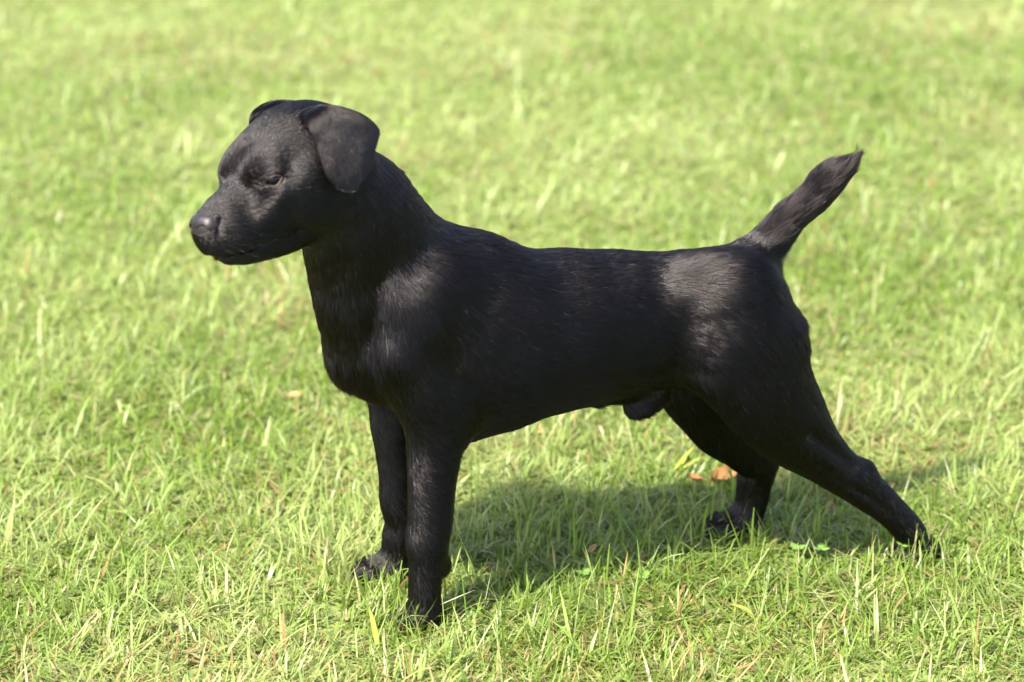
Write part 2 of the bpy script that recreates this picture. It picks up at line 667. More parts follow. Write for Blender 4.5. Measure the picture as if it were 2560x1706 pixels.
def head_matrix(y, p, r):
    cy, sy, cp, sp, cr, sr = math.cos(y), math.sin(y), math.cos(p), math.sin(p), math.cos(r), math.sin(r)
    B = np.array([[-1, 0, 0], [0, -1, 0], [0, 0, 1.0]])
    Rz = np.array([[cy, -sy, 0], [sy, cy, 0], [0, 0, 1]])
    Ry = np.array([[cp, 0, sp], [0, 1, 0], [-sp, 0, cp]])
    Rx = np.array([[1, 0, 0], [0, cr, -sr], [0, sr, cr]])
    return Rz @ B @ Ry @ Rx


HM = RW.T @ head_matrix(HY, HP, HR)                 # head (x to the nose, y near side, z up) -> dog-local
HO = (np.array([-.2032, -.11, .4068]) - ROOT) @ RW


def H(x, y, z):
    return HO + HM @ (np.array([x, y, z]) / 1000.0)


def on_head(u, v, yh):
    """point at photo pixel (u, v) on the head's own upright plane yh mm to the near side, dog-local"""
    d = (ray(u, v) @ RW)
    c = (CAM - ROOT) @ RW
    nrm = HM[:, 1]
    t = (yh / 1000 - nrm @ (c - HO)) / (nrm @ d)
    return c + d * t


def HE(c, r):
    return Ellip(np.array(c) / 1000, np.array(r) / 1000, HM, HO)


def HC(st, m=5, cap=1.0):
    """chain in head millimetres: (x, y, z, half-height, half-width)"""
    return Chain([H(*s[:3]) for s in st], [s[3] / 1000 for s in st], [s[4] / 1000 for s in st], lat=HM[:, 1], m=m, cap=cap)


def dog_field():
    f = Field()
    # trunk
    f.add(pchain([(948, 880, 108, .045, 0), (1000, 862, 205, .058, 0), (1080, 845, 262, .066, 0), (1160, 841, 267, .070, 0),
                  (1250, 839, 242, .072, 0), (1340, 832, 211, .071, 0), (1450, 820, 196, .066, 0), (1560, 807, 179, .058, 0),
                  (1660, 799, 167, .054, 0), (1760, 800, 165, .056, 0), (1840, 797, 148, .056, 0), (1885, 812, 98, .046, 0)]), .01)
    # neck
    f.add(pchain([(838, 440, 112, .044, -.015), (884, 516, 148, .050, -.008), (935, 624, 176, .054, 0), (974, 708, 200, .058, 0),
                  (1010, 770, 215, .060, 0)]), .022)
    # breastbone
    f.add(pchain([(900, 800, 58, .032, 0), (922, 896, 60, .032, 0), (995, 965, 50, .034, 0)]), .02)
    for s, w in ((-1, NEAR), (1, FAR)):
        # shoulder blade, upper arm, pectoral
        f.add(pchain([(1120, 690, 70, .016, s * .034), (1058, 780, 88, .024, s * .046), (1000 + 34 * (s > 0), 868, 70, .024, s * .048)]), .022)
        f.add(pchain([(1000 + 34 * (s > 0), 880, 62, .022, s * .047), (1055, 975, 78, .026, s * .052), (1100, 1050, 62, .022, s * .048)]), .018)
        # buttock and hip
        f.add(Ellip(on_plane(1810, 728, s * .028), (.046, .030, .032)), .03)
        f.add(Ellip(on_plane(1868, 838, s * .028), (.033, .026, .038)), .025)
    # near foreleg
    f.add(pchain([(1095, 1010, 92, .030, NEAR), (1092, 1075, 78, .026, NEAR), (1086, 1140, 66, .023, NEAR), (1080, 1212, 58, .020, NEAR),
                  (1076, 1295, 53, .0185, NEAR), (1069, 1350, 52, .0185, NEAR), (1070, 1400, 46, .0165, NEAR), (1063, 1450, 40, .015, NEAR),
                  (1060, 1500, 40, .016, NEAR), (1055, 1535, 40, .018, NEAR)]), .014)
    f.add(Ellip(on_plane(1108, 1413, NEAR), (.006, .007, .008)), .008)
    # far foreleg
    f.add(pchain([(1000, 1000, 80, .028, FAR), (992, 1060, 64, .025, FAR), (994, 1115, 55, .022, FAR), (998, 1185, 50, .020, FAR),
                  (1000, 1245, 49, .0185, FAR), (1008, 1300, 43, .0175, FAR), (1003, 1340, 44, .0165, FAR), (996, 1390, 42, .015, FAR),
                  (985, 1425, 40, .017, FAR)]), .014)
    # near hind leg, stretched back
    f.add(pchain([(1830, 752, 100, .032, NEAR + .012), (1855, 862, 146, .036, NEAR + .004), (1915, 978, 128, .033, NEAR), (1992, 1080, 95, .026, NEAR),
                  (2072, 1156, 62, .019, NEAR), (2143, 1208, 52, .0155, NEAR), (2208, 1260, 41, .0135, NEAR), (2262, 1315, 38, .0145, NEAR),
                  (2295, 1362, 36, .017, NEAR)]), .022)
    f.add(Ellip(on_plane(2160, 1182, NEAR), (.006, .006, .008)), .014)
    f.add(pchain([(2030, 1090, 9, .003, NEAR - .027), (2090, 1128, 9, .003, NEAR - .021), (2140, 1168, 7, .003, NEAR - .017)]), .010, '-')
    f.add(pchain([(2130, 1222, 7, .003, NEAR - .017), (2185, 1250, 6, .003, NEAR - .016), (2230, 1290, 5, .003, NEAR - .017)]), .006, '-')
    # far hind leg
    f.add(pchain([(1730, 850, 110, .030, FAR - .008), (1755, 950, 114, .034, FAR - .004), (1803, 1045, 92, .030, FAR), (1862, 1112, 70, .023, FAR),
                  (1890, 1160, 52, .018, FAR), (1886, 1205, 43, .0145, FAR), (1880, 1250, 40, .0135, FAR), (1866, 1295, 40, .015, FAR)]), .018)
    f.add(Ellip(on_plane(1920, 1135, FAR), (.007, .008, .008)), .012)
    # paws: pad and four toes each
    for (u, v), w, fd in (((1060, 1548), NEAR, 0), ((965, 1436), FAR, 0), ((2304, 1386), NEAR, 0), ((1836, 1334), FAR, 0)):
        c = on_plane(u, v, w)
        c[2] = .007 if w < 0 else .013
        f.add(Ellip(c, (.018, .0145, .012)), .010)
        for k, (dx, dy) in enumerate(((-.013, -.0115), (-.020, -.0042), (-.020, .0042), (-.013, .0115))):
            f.add(Ellip(c + np.array([dx, dy, -.001]), (.0095, .0050, .0085)), .003)
    # muscle edges: groove behind the triceps, between neck and shoulder, in front of the thigh
    f.add(pchain([(1165, 700, 14, .006, NEAR - .034), (1150, 850, 16, .007, NEAR - .036), (1155, 960, 8, .004, NEAR - .042)]), .014, '-')
    f.add(pchain([(1010, 640, 10, .005, -.064), (945, 740, 12, .005, -.062), (925, 840, 12, .005, -.055), (940, 935, 6, .003, -.062)]), .010, '-')
    f.add(pchain([(905, 575, 26, .010, -.040), (893, 690, 32, .012, -.036), (895, 800, 30, .012, -.028), (900, 860, 20, .010, -.02)]), .014)
    f.add(Ellip(on_plane(884, 888, -.006), (.014, .018, .022)), .010)
    f.add(Ellip(on_plane(1128, 1062, NEAR - .004), (.014, .012, .016)), .012)
    f.add(pchain([(1730, 760, 16, .007, -.070), (1715, 860, 20, .008, -.070), (1740, 940, 14, .006, -.066)]), .020, '-')
    f.add(pchain([(1085, 760, 10, .004, -.084), (1035, 860, 10, .004, -.086)]), .010, '-')
    # sheath under the belly
    f.add(pchain([(1640, 985, 34, .014, 0), (1605, 1008, 36, .014, 0), (1590, 1015, 32, .013, 0)]), .006)
    f.add(pchain([(1480, 985, 22, .012, 0), (1560, 975, 26, .012, 0), (1640, 960, 30, .014, 0)]), .012)
    # tail
    f.add(pchain([(1850, 700, 80, .024, 0), (1905, 627, 54, .017, 0), (1961, 559, 41, .0135, 0), (2022, 503, 40, .0125, 0), (2068, 452, 41, .012, 0),
                  (2108, 422, 30, .009, 0), (2134, 402, 13, .004, 0)]), .016)
    # head
    f.add(HE((-44, 0, 1), (50, 45, 37)), .02)
    f.add(HE((-11, 0, 8), (22, 31, 19)), .014)
    for s in (-1, 1):
        f.add(HE((-30, s * 29, -24), (31, 19, 31)), .014)
        f.add(HE((-10, s * 33, -12), (22, 9, 9)), .010)
        f.add(HE((-4, s * 19, 11), (13, 11.5, 8.5)), .008)
    f.add(HC([(-5, 0, -16, 25, 27), (20, 0, -19, 23, 23), (42, 0, -21, 20, 20), (53, 0, -22, 17, 17)]), .014)
    f.add(HC([(-45, 0, -50, 20, 31), (-5, 0, -55, 15, 24), (30, 0, -52, 11, 16), (46, 0, -47, 9, 12)]), .010)
    for s in (-1, 1):
        f.add(HC([(2, s * 18, -33, 16, 11), (28, s * 15, -34, 16, 12), (46, s * 12, -34, 14.5, 11), (57, s * 6, -33, 11.5, 8.5)]), .008)
    for s in (-1, 1):
        f.add(HE((1, s * 26, -1), (12.5, 11.3, 10.5)), .007)          # lids over the eyeball
        f.add(HE((7.6, s * 35, -0.6), (9.2, 11, 4.2)), .0025, '-')     # slit between the lids
        f.add(HE((6, s * 17, 5), (12, 9, 8)), .012)
        f.add(HE((2, s * 25, -23), (22, 10, 14)), .014)
        f.add(HE((-24, s * 36, -24), (18, 9, 22)), .014)                  # cheek muscle
        f.add(HC([(53, s * 15, -14, .5, 1), (58, s * 16.5, -18, .8, 2), (60, s * 16, -23, .8, 2)]), .004, '-')
        # mouth line
        f.add(HC([(-4, s * 33, -42, .3, 2), (15, s * 27, -47.5, 1.1, 5), (36, s * 20, -48, 1.3, 6), (54, s * 12, -44, 1.3, 6), (62, 0, -42, 1.3, 5)]), .002, '-')
    f.add(HC([(-4, 0, 33.5, 4, 4), (-24, 0, 42.5, 4, 4), (-45, 0, 43, 3, 3)]), .008, '-')       # furrow between the brows
    return f


dog = link('dog', None, loc=ROOT)
dog.rotation_euler = (0, 0, YAW)
tag(dog, label='black short-coated terrier standing in profile on the lawn with docked tail raised', category='dog')

FIELD = dog_field()
BV, BF = solidify_field(FIELD, (-.30, -.17, -.010), (.40, .125, .475), .0026, smooth=3)
def ripple(P, seed, lo, hi, nw):
    r = np.random.default_rng(seed)
    out = np.zeros(len(P))
    for _ in range(nw):
        d = r.normal(size=3); d /= np.linalg.norm(d)
        out += np.sin(P @ d * r.uniform(lo, hi) + r.uniform(0, 6.28))
    return out / math.sqrt(nw / 2)


_hd = np.linalg.norm(BV - H(-20, 0, -10), axis=1)
_am = np.where(_hd < .10, .00010, .00030)[:, None]
BV = BV + vnormals(BV, BF) * ripple(BV, 5, 70, 190, 14)[:, None] * _am
body = link('body', mesh_np('body', BV, BF, SKIN), dog)
BN = vnormals(BV, BF)


# ------------------------------------------------------------------ ears
def ear_shape():
    """near ear, rows from the root over the fold to the tip; photo pixels with depth beside the head (mm)"""
    rows = [
        [(756, 300, 30), (800, 290, 30), (850, 295, 30), (895, 310, 30), (915, 335, 30)],
        [(750, 285, 36), (800, 268, 38), (850, 272, 40), (900, 290, 40), (936, 318, 39)],
        [(757, 292, 46), (806, 286, 48), (858, 290, 49), (908, 301, 48), (944, 327, 46)],
        [(771, 316, 54), (812, 322, 54), (858, 328, 55), (906, 336, 54), (939, 352, 53)],
        [(790, 352, 58), (826, 360, 60), (862, 366, 60), (902, 374, 60), (932, 384, 58)],
        [(803, 393, 62), (834, 401, 65), (864, 407, 65), (896, 412, 65), (922, 412, 63)],
        [(817, 434, 66), (842, 440, 68), (866, 444, 69), (890, 445, 68), (908, 438, 67)],
        [(840, 463, 69), (852, 468, 70), (866, 472, 71), (880, 472, 71), (893, 462, 70)],
    ]
    A = np.array([[(on_head(u, v, y) - HO) @ HM for u, v, y in r] for r in rows])     # head frame, metres
    R, C, _ = A.shape
    A = catmull(A.reshape(R, -1), 6).reshape(-1, C, 3)
    A = catmull(A.transpose(1, 0, 2).reshape(C, -1), 8).reshape(-1, len(A), 3).transpose(1, 0, 2)
    return A


EAR = ear_shape()


def ear_mesh(side):
    A = EAR * np.array([1, side, 1.0])
    if side < 0:
        y0 = -.033
        A[..., 1] = y0 + (A[..., 1] - y0) * .35
        A = A + np.array([-.012, 0, -.0055])
    r, c, _ = A.shape
    du = np.gradient(A, axis=1); dv = np.gradient(A, axis=0)
    n = np.cross(du, dv); n /= np.linalg.norm(n, axis=2, keepdims=True) + 1e-12
    if (n[..., 1] * side).mean() < 0:
        n = -n
    u = np.linspace(-1, 1, c)[None, :, None]; v = np.linspace(0, 1, r)[:, None, None]
    th = (.0026 if side > 0 else .0075) * np.sqrt(np.clip(1 - u ** 8, 0.02, 1)) * np.sqrt(np.clip(1 - np.clip(v, 0, 1) ** 12, .02, 1))
    top, bot = A + n * th * .5, A - n * th * .5
    V = np.concatenate([top.reshape(-1, 3), bot.reshape(-1, 3)])
    i, j = np.meshgrid(np.arange(r - 1), np.arange(c - 1), indexing='ij')
    q = (i * c + j).ravel()
    F1 = np.stack([q, q + 1, q + c + 1, q + c], 1)
    F = [F1, F1[:, ::-1] + r * c]
    rim = np.concatenate([np.arange(c), np.arange(1, r) * c + c - 1, (r - 1) * c + np.arange(c - 2, -1, -1), np.arange(r - 2, -1, -1) * c])
    a, b = rim[:-1], rim[1:]
    F.append(np.stack([a, a + r * c, b + r * c, b], 1))
    F = np.concatenate(F)
    W = HO + V @ HM.T
    fn = np.cross(W[F1[:, 2]] - W[F1[:, 0]], W[F1[:, 3]] - W[F1[:, 1]]).mean(0)
    if (fn @ HM[:, 1]) * side < 0:
        F = F[:, ::-1]
    return W, F


EARS = []
for sd in (1, -1):
    W, F = ear_mesh(sd)
    link('ear', mesh_np('ear', W, F, SKIN), dog)
    EARS.append((W, F))

# ------------------------------------------------------------------ nose, eyes, claws
NOSE_MAT = mat_simple('wet_nose_leather', (.0065, .005, .0055), .46, .30, bump=.12, scale=900)
nf = Field()
nf.add(HE((60, 0, -17), (9.0, 12.5, 8.8)), .003)
nf.add(HE((56, 0, -12), (10, 11, 5)), .004)
for sd in (1, -1):
    nf.add(HE((58, sd * 8.5, -17.5), (9, 6.5, 7.5)), .003)
nf.add(HE((59.5, 0, -25), (6.5, 4.5, 7)), .004)
for sd in (1, -1):
    nf.add(HE((64, sd * 7.6, -16.8), (15, 3.3, 3.1)), .001, '-')
    nf.add(HE((69, sd * 7.8, -17.2), (4, 4.4, 3.9)), .0015, '-')
    nf.add(HC([(66.5, sd * 10, -19, 1.5, 3), (63.5, sd * 13, -21.5, 1.2, 3), (57, sd * 15.5, -22.5, .8, 3)]), .0012, '-')
nf.add(HE((70, 0, -22), (2.4, .6, 7)), .001, '-')
c = H(60, 0, -18)
NV, NF = solidify_field(nf, c - .028, c + .028, .0010, sub=1, newton=3, smooth=1)
link('nose', mesh_np('nose', NV, NF, NOSE_MAT), dog)


def mat_eye():
    m, nt, b = new_mat('brown_eye')
    N, L = nt.nodes, nt.links
    tc = N.new('ShaderNodeTexCoord')
    sp = N.new('ShaderNodeSeparateXYZ'); L.new(tc.outputs['Object'], sp.inputs[0])
    rp = N.new('ShaderNodeValToRGB'); e = rp.color_ramp.elements
    e[0].position = .0; e[0].color = (.05, .022, .015, 1)
    e[1].position = 1.0; e[1].color = (.002, .002, .002, 1)
    for p, cc in ((.45, (.022, .009, .005, 1)), (.72, (.022, .008, .004, 1)), (.80, (.0015, .0015, .0015, 1))):
        k = e.new(p); k.color = cc
    mr = N.new('ShaderNodeMapRange'); mr.inputs[1].default_value = 0; mr.inputs[2].default_value = .0107
    L.new(sp.outputs['Z'], mr.inputs[0]); L.new(mr.outputs[0], rp.inputs[0]); L.new(rp.outputs[0], b.inputs['Base Color'])
    b.inputs['Roughness'].default_value = .09
    b.inputs['Specular IOR Level'].default_value = .22
    return m


EYE = mat_eye()


def ball(r, nu=40, nv=36):
    th = np.linspace(0, np.pi, nv + 1)[1:-1]
    ph = np.linspace(0, 2 * np.pi, nu, endpoint=False)
    T, Pp = np.meshgrid(th, ph, indexing='ij')
    V = np.stack([np.sin(T) * np.cos(Pp), np.sin(T) * np.sin(Pp), np.cos(T)], -1).reshape(-1, 3) * r
    al = np.arctan2(np.hypot(V[:, 0], V[:, 1]), V[:, 2])
    cc, cr = r * .505, r * .62                                # the clear front of the eye bulges a little
    tt = cc * np.cos(al) + np.sqrt(np.maximum(cr * cr - (cc * np.sin(al)) ** 2, 0))
    tt = np.where((al < 1.2), np.maximum(tt, r), r)
    V = V * (tt / r)[:, None]
    V = np.vstack([V, [[0, 0, cc + cr], [0, 0, -r]]])
    F = []
    for i in range(nv - 2):
        for j in range(nu):
            k = (j + 1) % nu
            F.append([i * nu + j, (i + 1) * nu + j, (i + 1) * nu + k, i * nu + k])
    me = bpy.data.meshes.new('eye')
    F += [[len(V) - 2, j, (j + 1) % nu] for j in range(nu)]
    o = (nv - 2) * nu
    F += [[len(V) - 1, o + (j + 1) % nu, o + j] for j in range(nu)]
    me.from_pydata(V.tolist(), [], F)
    for p in me.polygons:
        p.use_smooth = True
    return me


EM = ball(.0095)
EM.materials.append(EYE)
for sd in (1, -1):
    o = link('eye', EM, dog, H(2.2, sd * 26.6, -.6))
    gz = HM @ np.array([.66, sd * .74, .10])
    o.rotation_euler = Vector(gz).to_track_quat('Z', 'Y').to_euler()

CLAW = mat_simple('dark_claw', (.02, .018, .018), .3, .5)


def claw_mesh():
    V, F = [], []
    nr, ns = 8, 6
    for i in range(ns + 1):
        t = i / ns
        ang = t * 1.1
        r = .0022 * (1 - t) ** .7 + .0002
        cx, cz = -.011 * math.sin(ang) / 1.1, -.006 * (1 - math.cos(ang)) * 2.2
        for j in range(nr):
            a = 2 * math.pi * j / nr
            V.append((cx + math.cos(a) * r * .3, math.sin(a) * r * .8, cz + math.cos(a) * r))
    for i in range(ns):
        for j in range(nr):
            k = (j + 1) % nr
            F.append((i * nr + j, (i + 1) * nr + j, (i + 1) * nr + k, i * nr + k))
    return mesh_np('claw', np.array(V) * .7, np.array(F), CLAW)


CM = claw_mesh()
for (u, v), w in (((1060, 1548), NEAR), ((965, 1436), FAR), ((2304, 1386), NEAR), ((1836, 1334), FAR)):
    cc = on_plane(u, v, w); cc[2] = .007 if w < 0 else .013
    for dx, dy in ((-.013, -.0115), (-.020, -.0042), (-.020, .0042), (-.013, .0115)):
        link('claw', CM, dog, cc + np.array([dx - .0075, dy, -.002]))


# ------------------------------------------------------------------ coat
# photo pixel, hair direction as seen, length mm, lift
FLOW = [
    (505, 535, 1, -.5, 2.5), (540, 500, 1, -.6, 3), (562, 450, .6, -1, 4), (600, 340, .6, -1, 5), (580, 400, .4, -1, 5), (660, 290, 1, -.5, 6),
    (750, 265, 1, .0, 7), (520, 600, 1, .35, 3), (580, 590, 1, .3, 4), (560, 640, 1, .1, 5), (640, 520, 1, .35, 4.5), (640, 620, 1, .1, 6),
    (700, 540, 1, .15, 6), (680, 400, 1, -.25, 5), (740, 360, 1, -.15, 6), (740, 440, 1, .05, 6), (780, 500, 1, .3, 8), (740, 610, 1, .4, 8),
    (860, 300, .7, .8, 8), (980, 430, .6, 1, 13), (900, 520, .35, 1, 13), (840, 600, .1, 1, 13), (900, 660, .3, 1, 15), (770, 690, .1, 1, 14),
    (800, 780, .0, 1, 17), (825, 860, .1, 1, 18), (870, 960, .5, 1, 17), (900, 800, .35, 1, 17), (1000, 650, .5, 1, 16), (1000, 760, .15, 1, 16),
    (980, 880, .1, 1, 15), (1060, 880, .7, .9, 15), (1060, 1000, 1, .5, 12), (1100, 700, .75, .7, 16), (1130, 590, 1, .35, 16),
    (1085, 1120, 1, .4, 9), (1075, 1250, 1, .3, 8), (1065, 1400, .8, .6, 7), (1060, 1500, .2, 1, 6), (1000, 1545, -1, .3, 5),
    (995, 1150, 1, .4, 9), (1000, 1300, .8, .6, 8), (960, 1420, -.6, .6, 6),
    (1230, 640, 1, .3, 16), (1250, 800, 1, .55, 15), (1230, 1000, 1, .4, 15), (1400, 640, 1, .12, 15), (1400, 800, 1, .3, 15), (1400, 960, 1, .35, 16),
    (1600, 640, 1, .2, 15), (1600, 780, 1, .25, 15), (1600, 940, .9, .5, 17), (1560, 985, .8, .9, 20), (1600, 1030, .6, .5, 7),
    (1750, 650, 1, .35, 15), (1720, 800, 1, .4, 15), (1720, 940, .6, .9, 15), (1830, 700, 1, .3, 14), (1850, 820, .75, .75, 14), (1950, 820, .5, 1, 15),
    (1800, 960, .7, .8, 13), (1900, 960, .6, 1, 13), (1990, 1080, .7, .9, 11), (2080, 1150, .8, .8, 9), (2150, 1210, .7, .8, 8), (2230, 1280, .6, .9, 7),
    (2310, 1370, -.2, 1, 5), (1760, 1050, .4, 1, 12), (1870, 1130, .3, 1, 10), (1885, 1220, .0, 1, 8), (1830, 1330, -.8, .5, 5),
    (1890, 650, .75, -.75, 16), (1960, 560, .7, -.85, 16), (2030, 490, .7, -.8, 16), (2090, 435, .8, -.7, 16), (2125, 405, .7, -.9, 17), (1930, 720, .1, 1, 17),
]


TUFTS = [(830, 905, 16), (1540, 985, 16), (1460, 1015, 14), (1928, 735, 14), (1945, 790, 10), (590, 660, 8), (700, 632, 10)]


def flow_at(P):
    ctl, dirs, ln = [], [], []
    for u, v, du, dv, L_ in FLOW:
        head = u < 790 and v < 640
        yl = 0.0
        p0 = on_head(u, v, 20) if head else on_plane(u, v, NEAR * .6)
        p1 = on_head(u + du * 20, v + dv * 20, 20) if head else on_plane(u + du * 20, v + dv * 20, NEAR * .6)
        d = p1 - p0
        ctl.append(p0); dirs.append(d / np.linalg.norm(d)); ln.append(L_ / 1000)
    ctl, dirs, ln = np.array(ctl), np.array(dirs), np.array(ln)
    out = np.zeros_like(P); lo = np.zeros(len(P))
    for i0 in range(0, len(P), 20000):
        p = P[i0:i0 + 20000]
        d2 = ((p[:, None, [0, 2]] - ctl[None, :, [0, 2]]) ** 2).sum(-1)
        w = 1 / (d2 + .0002) ** 1.35
        w /= w.sum(1, keepdims=True)
        out[i0:i0 + 20000] = w @ dirs
        lo[i0:i0 + 20000] = w @ ln
    return out / (np.linalg.norm(out, axis=1, keepdims=True) + 1e-9), lo


def in_head(P):
    return (P - HO) @ HM * 1000


def strands(V, F, count, dens, dirfn, radius, r, lift0=.17, lift1=.01, clump=.4):
    tri = np.concatenate([F[:, [0, 1, 2]], F[:, [0, 2, 3]]])
    A, B, C = V[tri[:, 0]], V[tri[:, 1]], V[tri[:, 2]]
    cr = np.cross(B - A, C - A)
    ar = np.linalg.norm(cr, axis=1)
    cen = (A + B + C) / 3
    wgt = ar * dens(cen, cr / (ar[:, None] + 1e-12))
    cdf = np.cumsum(wgt); cdf /= cdf[-1]
    ti = np.searchsorted(cdf, r.random(count))
    s1 = np.sqrt(r.random(count))[:, None]; s2 = r.random(count)[:, None]
    P = A[ti] * (1 - s1) + B[ti] * (s1 * (1 - s2)) + C[ti] * (s1 * s2)
    Nn = vnormals(V, F)
    N = Nn[tri[ti, 0]] * (1 - s1) + Nn[tri[ti, 1]] * (s1 * (1 - s2)) + Nn[tri[ti, 2]] * (s1 * s2)
    N /= np.linalg.norm(N, axis=1, keepdims=True) + 1e-9
    D, ln = dirfn(P)
    D = D - (D * N).sum(1, keepdims=True) * N
    nd = np.linalg.norm(D, axis=1, keepdims=True)
    D /= nd + 1e-9
    S = np.cross(N, D)
    # locks of hair share a lean
    cl = .004
    gid = np.floor(P / cl)
    hsh = np.sin(gid @ np.array([127.1, 311.7, 74.7])) * 43758.5453
    hsh = (hsh - np.floor(hsh)) - .5
    ls = np.clip((ln - .003) / .009, .08, 1)
    ang = hsh * .5 * ls + r.normal(0, .07, count)
    D = D * np.cos(ang)[:, None] + S * np.sin(ang)[:, None]
    S = np.cross(N, D)
    ln = ln * .75 * np.clip(r.normal(1, .22, count), .45, 1.7)
    tuft = np.zeros(count)
    for u, v, rr in TUFTS:
        tuft = np.maximum(tuft, np.exp(-((P[:, [0, 2]] - on_plane(u, v)[[0, 2]]) ** 2).sum(1) / (rr / 1000) ** 2))
    ln = ln * (1 + .25 * tuft)
    up = np.clip(lift0 + .24 * tuft + .22 * np.clip((.009 - ln) / .006, 0, 1) + (hsh * .12 * ls) + r.normal(0, .045, count), .03, 1.2)
    bend = r.normal(0, .12, count)
    K = 4
    out = np.zeros((count, K, 3), np.float32)
    pos = P - N * .0001
    out[:, 0] = pos
    for k in range(1, K):
        t = (k - .5) / (K - 1)
        a = up * (1 - t) + lift1 * t
        st = (ln / (K - 1))[:, None]
        b = bend * t
        pos = pos + st * ((D * np.cos(b)[:, None] + S * np.sin(b)[:, None]) * np.cos(a)[:, None] + N * np.sin(a)[:, None])
        out[:, k] = pos
    # tips of a lock draw together
    lk = np.floor((P + .0007 * np.sin(P[:, [1, 2, 0]] * 900)) / .0034)
    _, inv = np.unique(lk @ np.array([1, 4096, 16777216.]), return_inverse=True)
    cnt = np.bincount(inv)
    ctr = np.stack([np.bincount(inv, out[:, K - 1, k]) for k in range(3)], 1) / cnt[:, None]
    for k in range(1, K):
        out[:, k] += ((ctr[inv] - out[:, K - 1]) * (clump * (k / (K - 1)) ** 1.5)).astype(np.float32)
    rad = radius * np.clip(r.normal(1, .2, count), .5, 1.6)[:, None] * np.array([1, .95, .75, .2])
    return out, rad.astype(np.float32)


def hair_object(name, pts, rad, mat, parent):
    n_, k_, _ = pts.shape
    hc = bpy.data.hair_curves.new(name)
    hc.add_curves([k_] * n_)
    hc.attributes['position'].data.foreach_set('vector', np.ascontiguousarray(pts, np.float32).ravel())
    ra = hc.attributes.get('radius') or hc.attributes.new('radius', 'FLOAT', 'POINT')
    ra.data.foreach_set('value', np.ascontiguousarray(rad, np.float32).ravel())
    hc.materials.append(mat)
    return link(name, hc, parent)


CAM_L = (CAM - ROOT) @ RW


def body_density(P, N):
    q = in_head(P)
    vis = ((CAM_L - P) * N).sum(1) / np.linalg.norm(CAM_L - P, axis=1)
    d = np.where(vis > -.15, 1.0, .22)
    face = (q[:, 0] > -70) & (np.abs(q[:, 1]) < 60) & (np.abs(q[:, 2]) < 70)
    d = d * np.where(face, 2.6, 1.0)
    # no hair on the nose or in the eye slits
    d = np.where(((q[:, 0] - 61) / 9) ** 2 + (q[:, 1] / 13) ** 2 + ((q[:, 2] + 16) / 11) ** 2 < 1, 0.02, d)
    ml = np.array([[-4, 33, -42], [15, 27, -47.5], [36, 20, -48], [54, 12, -44], [62, 0, -42.]])
    qa = q * np.array([1, 0, 1]); best = np.full(len(q), 99.0)
    for a, b in zip(ml[:-1], ml[1:]):
        a, b = a * np.array([1, 0, 1]), b * np.array([1, 0, 1])
        t = np.clip((qa - a) @ (b - a) / ((b - a) @ (b - a)), 0, 1)
        best = np.minimum(best, np.linalg.norm(qa - a - t[:, None] * (b - a), axis=1))
    d = np.where((best < 1.6) & (q[:, 0] > -2) & (q[:, 0] < 68), d * .12, d)
    e = ((q[:, 0] - 7.5) / 8.6) ** 2 + ((q[:, 2] + .5) / 4.6) ** 2
    d = np.where((e < 1) & (np.abs(q[:, 1]) > 20) & (np.abs(q[:, 1]) < 42), .05, d)
    return d


def ear_dir(P):
    q = in_head(P)
    sd = np.sign(q[:, 1])
    a, b = on_head(850, 300, 50) - HO, on_head(866, 470, 48) - HO
    d = (b - a) @ HM
    d /= np.linalg.norm(d)
    D = np.tile(d, (len(P), 1))
    D[:, 1] *= sd
    return D @ HM.T, np.full(len(P), .005)


def make_coat():
    r = np.random.default_rng(11)
    pts, rad = strands(BV, BF, 330000, body_density, flow_at, .00013, r)
    hair_object('coat', pts, rad, COAT, dog)['kind'] = 'stuff'
    tot = []
    for W, F in EARS:
        tot.append(strands(W, F, 80000, lambda P, N: np.ones(len(P)), ear_dir, .00007, r, .12, .01, .05))
    o = hair_object('ear_hair', np.concatenate([t[0] for t in tot]), np.concatenate([t[1] for t in tot]), COAT, dog)
    o['kind'] = 'stuff'


make_coat()  # run


# ------------------------------------------------------------------ eyelids, whiskers
LID = mat_simple('bare_eyelid_rim', (.034, .018, .015), .5, .25, scale=600)


def tube(pts, rad, nr=8):
    pts = np.asarray(pts, float)
    T = np.gradient(pts, axis=0); T /= np.linalg.norm(T, axis=1, keepdims=True)
    up = HM[:, 0]
    A = up - (T @ up)[:, None] * T; A /= np.linalg.norm(A, axis=1, keepdims=True)
    B = np.cross(T, A)
    th = np.linspace(0, 2 * np.pi, nr, endpoint=False)
    V = (pts[:, None] + rad[:, None, None] * (np.cos(th)[None, :, None] * A[:, None] + np.sin(th)[None, :, None] * B[:, None])).reshape(-1, 3)
    F = []
    for i in range(len(pts) - 1):
        for j in range(nr):
            k = (j + 1) % nr
            F.append((i * nr + j, i * nr + k, (i + 1) * nr + k, (i + 1) * nr + j))
    return V, np.array(F)


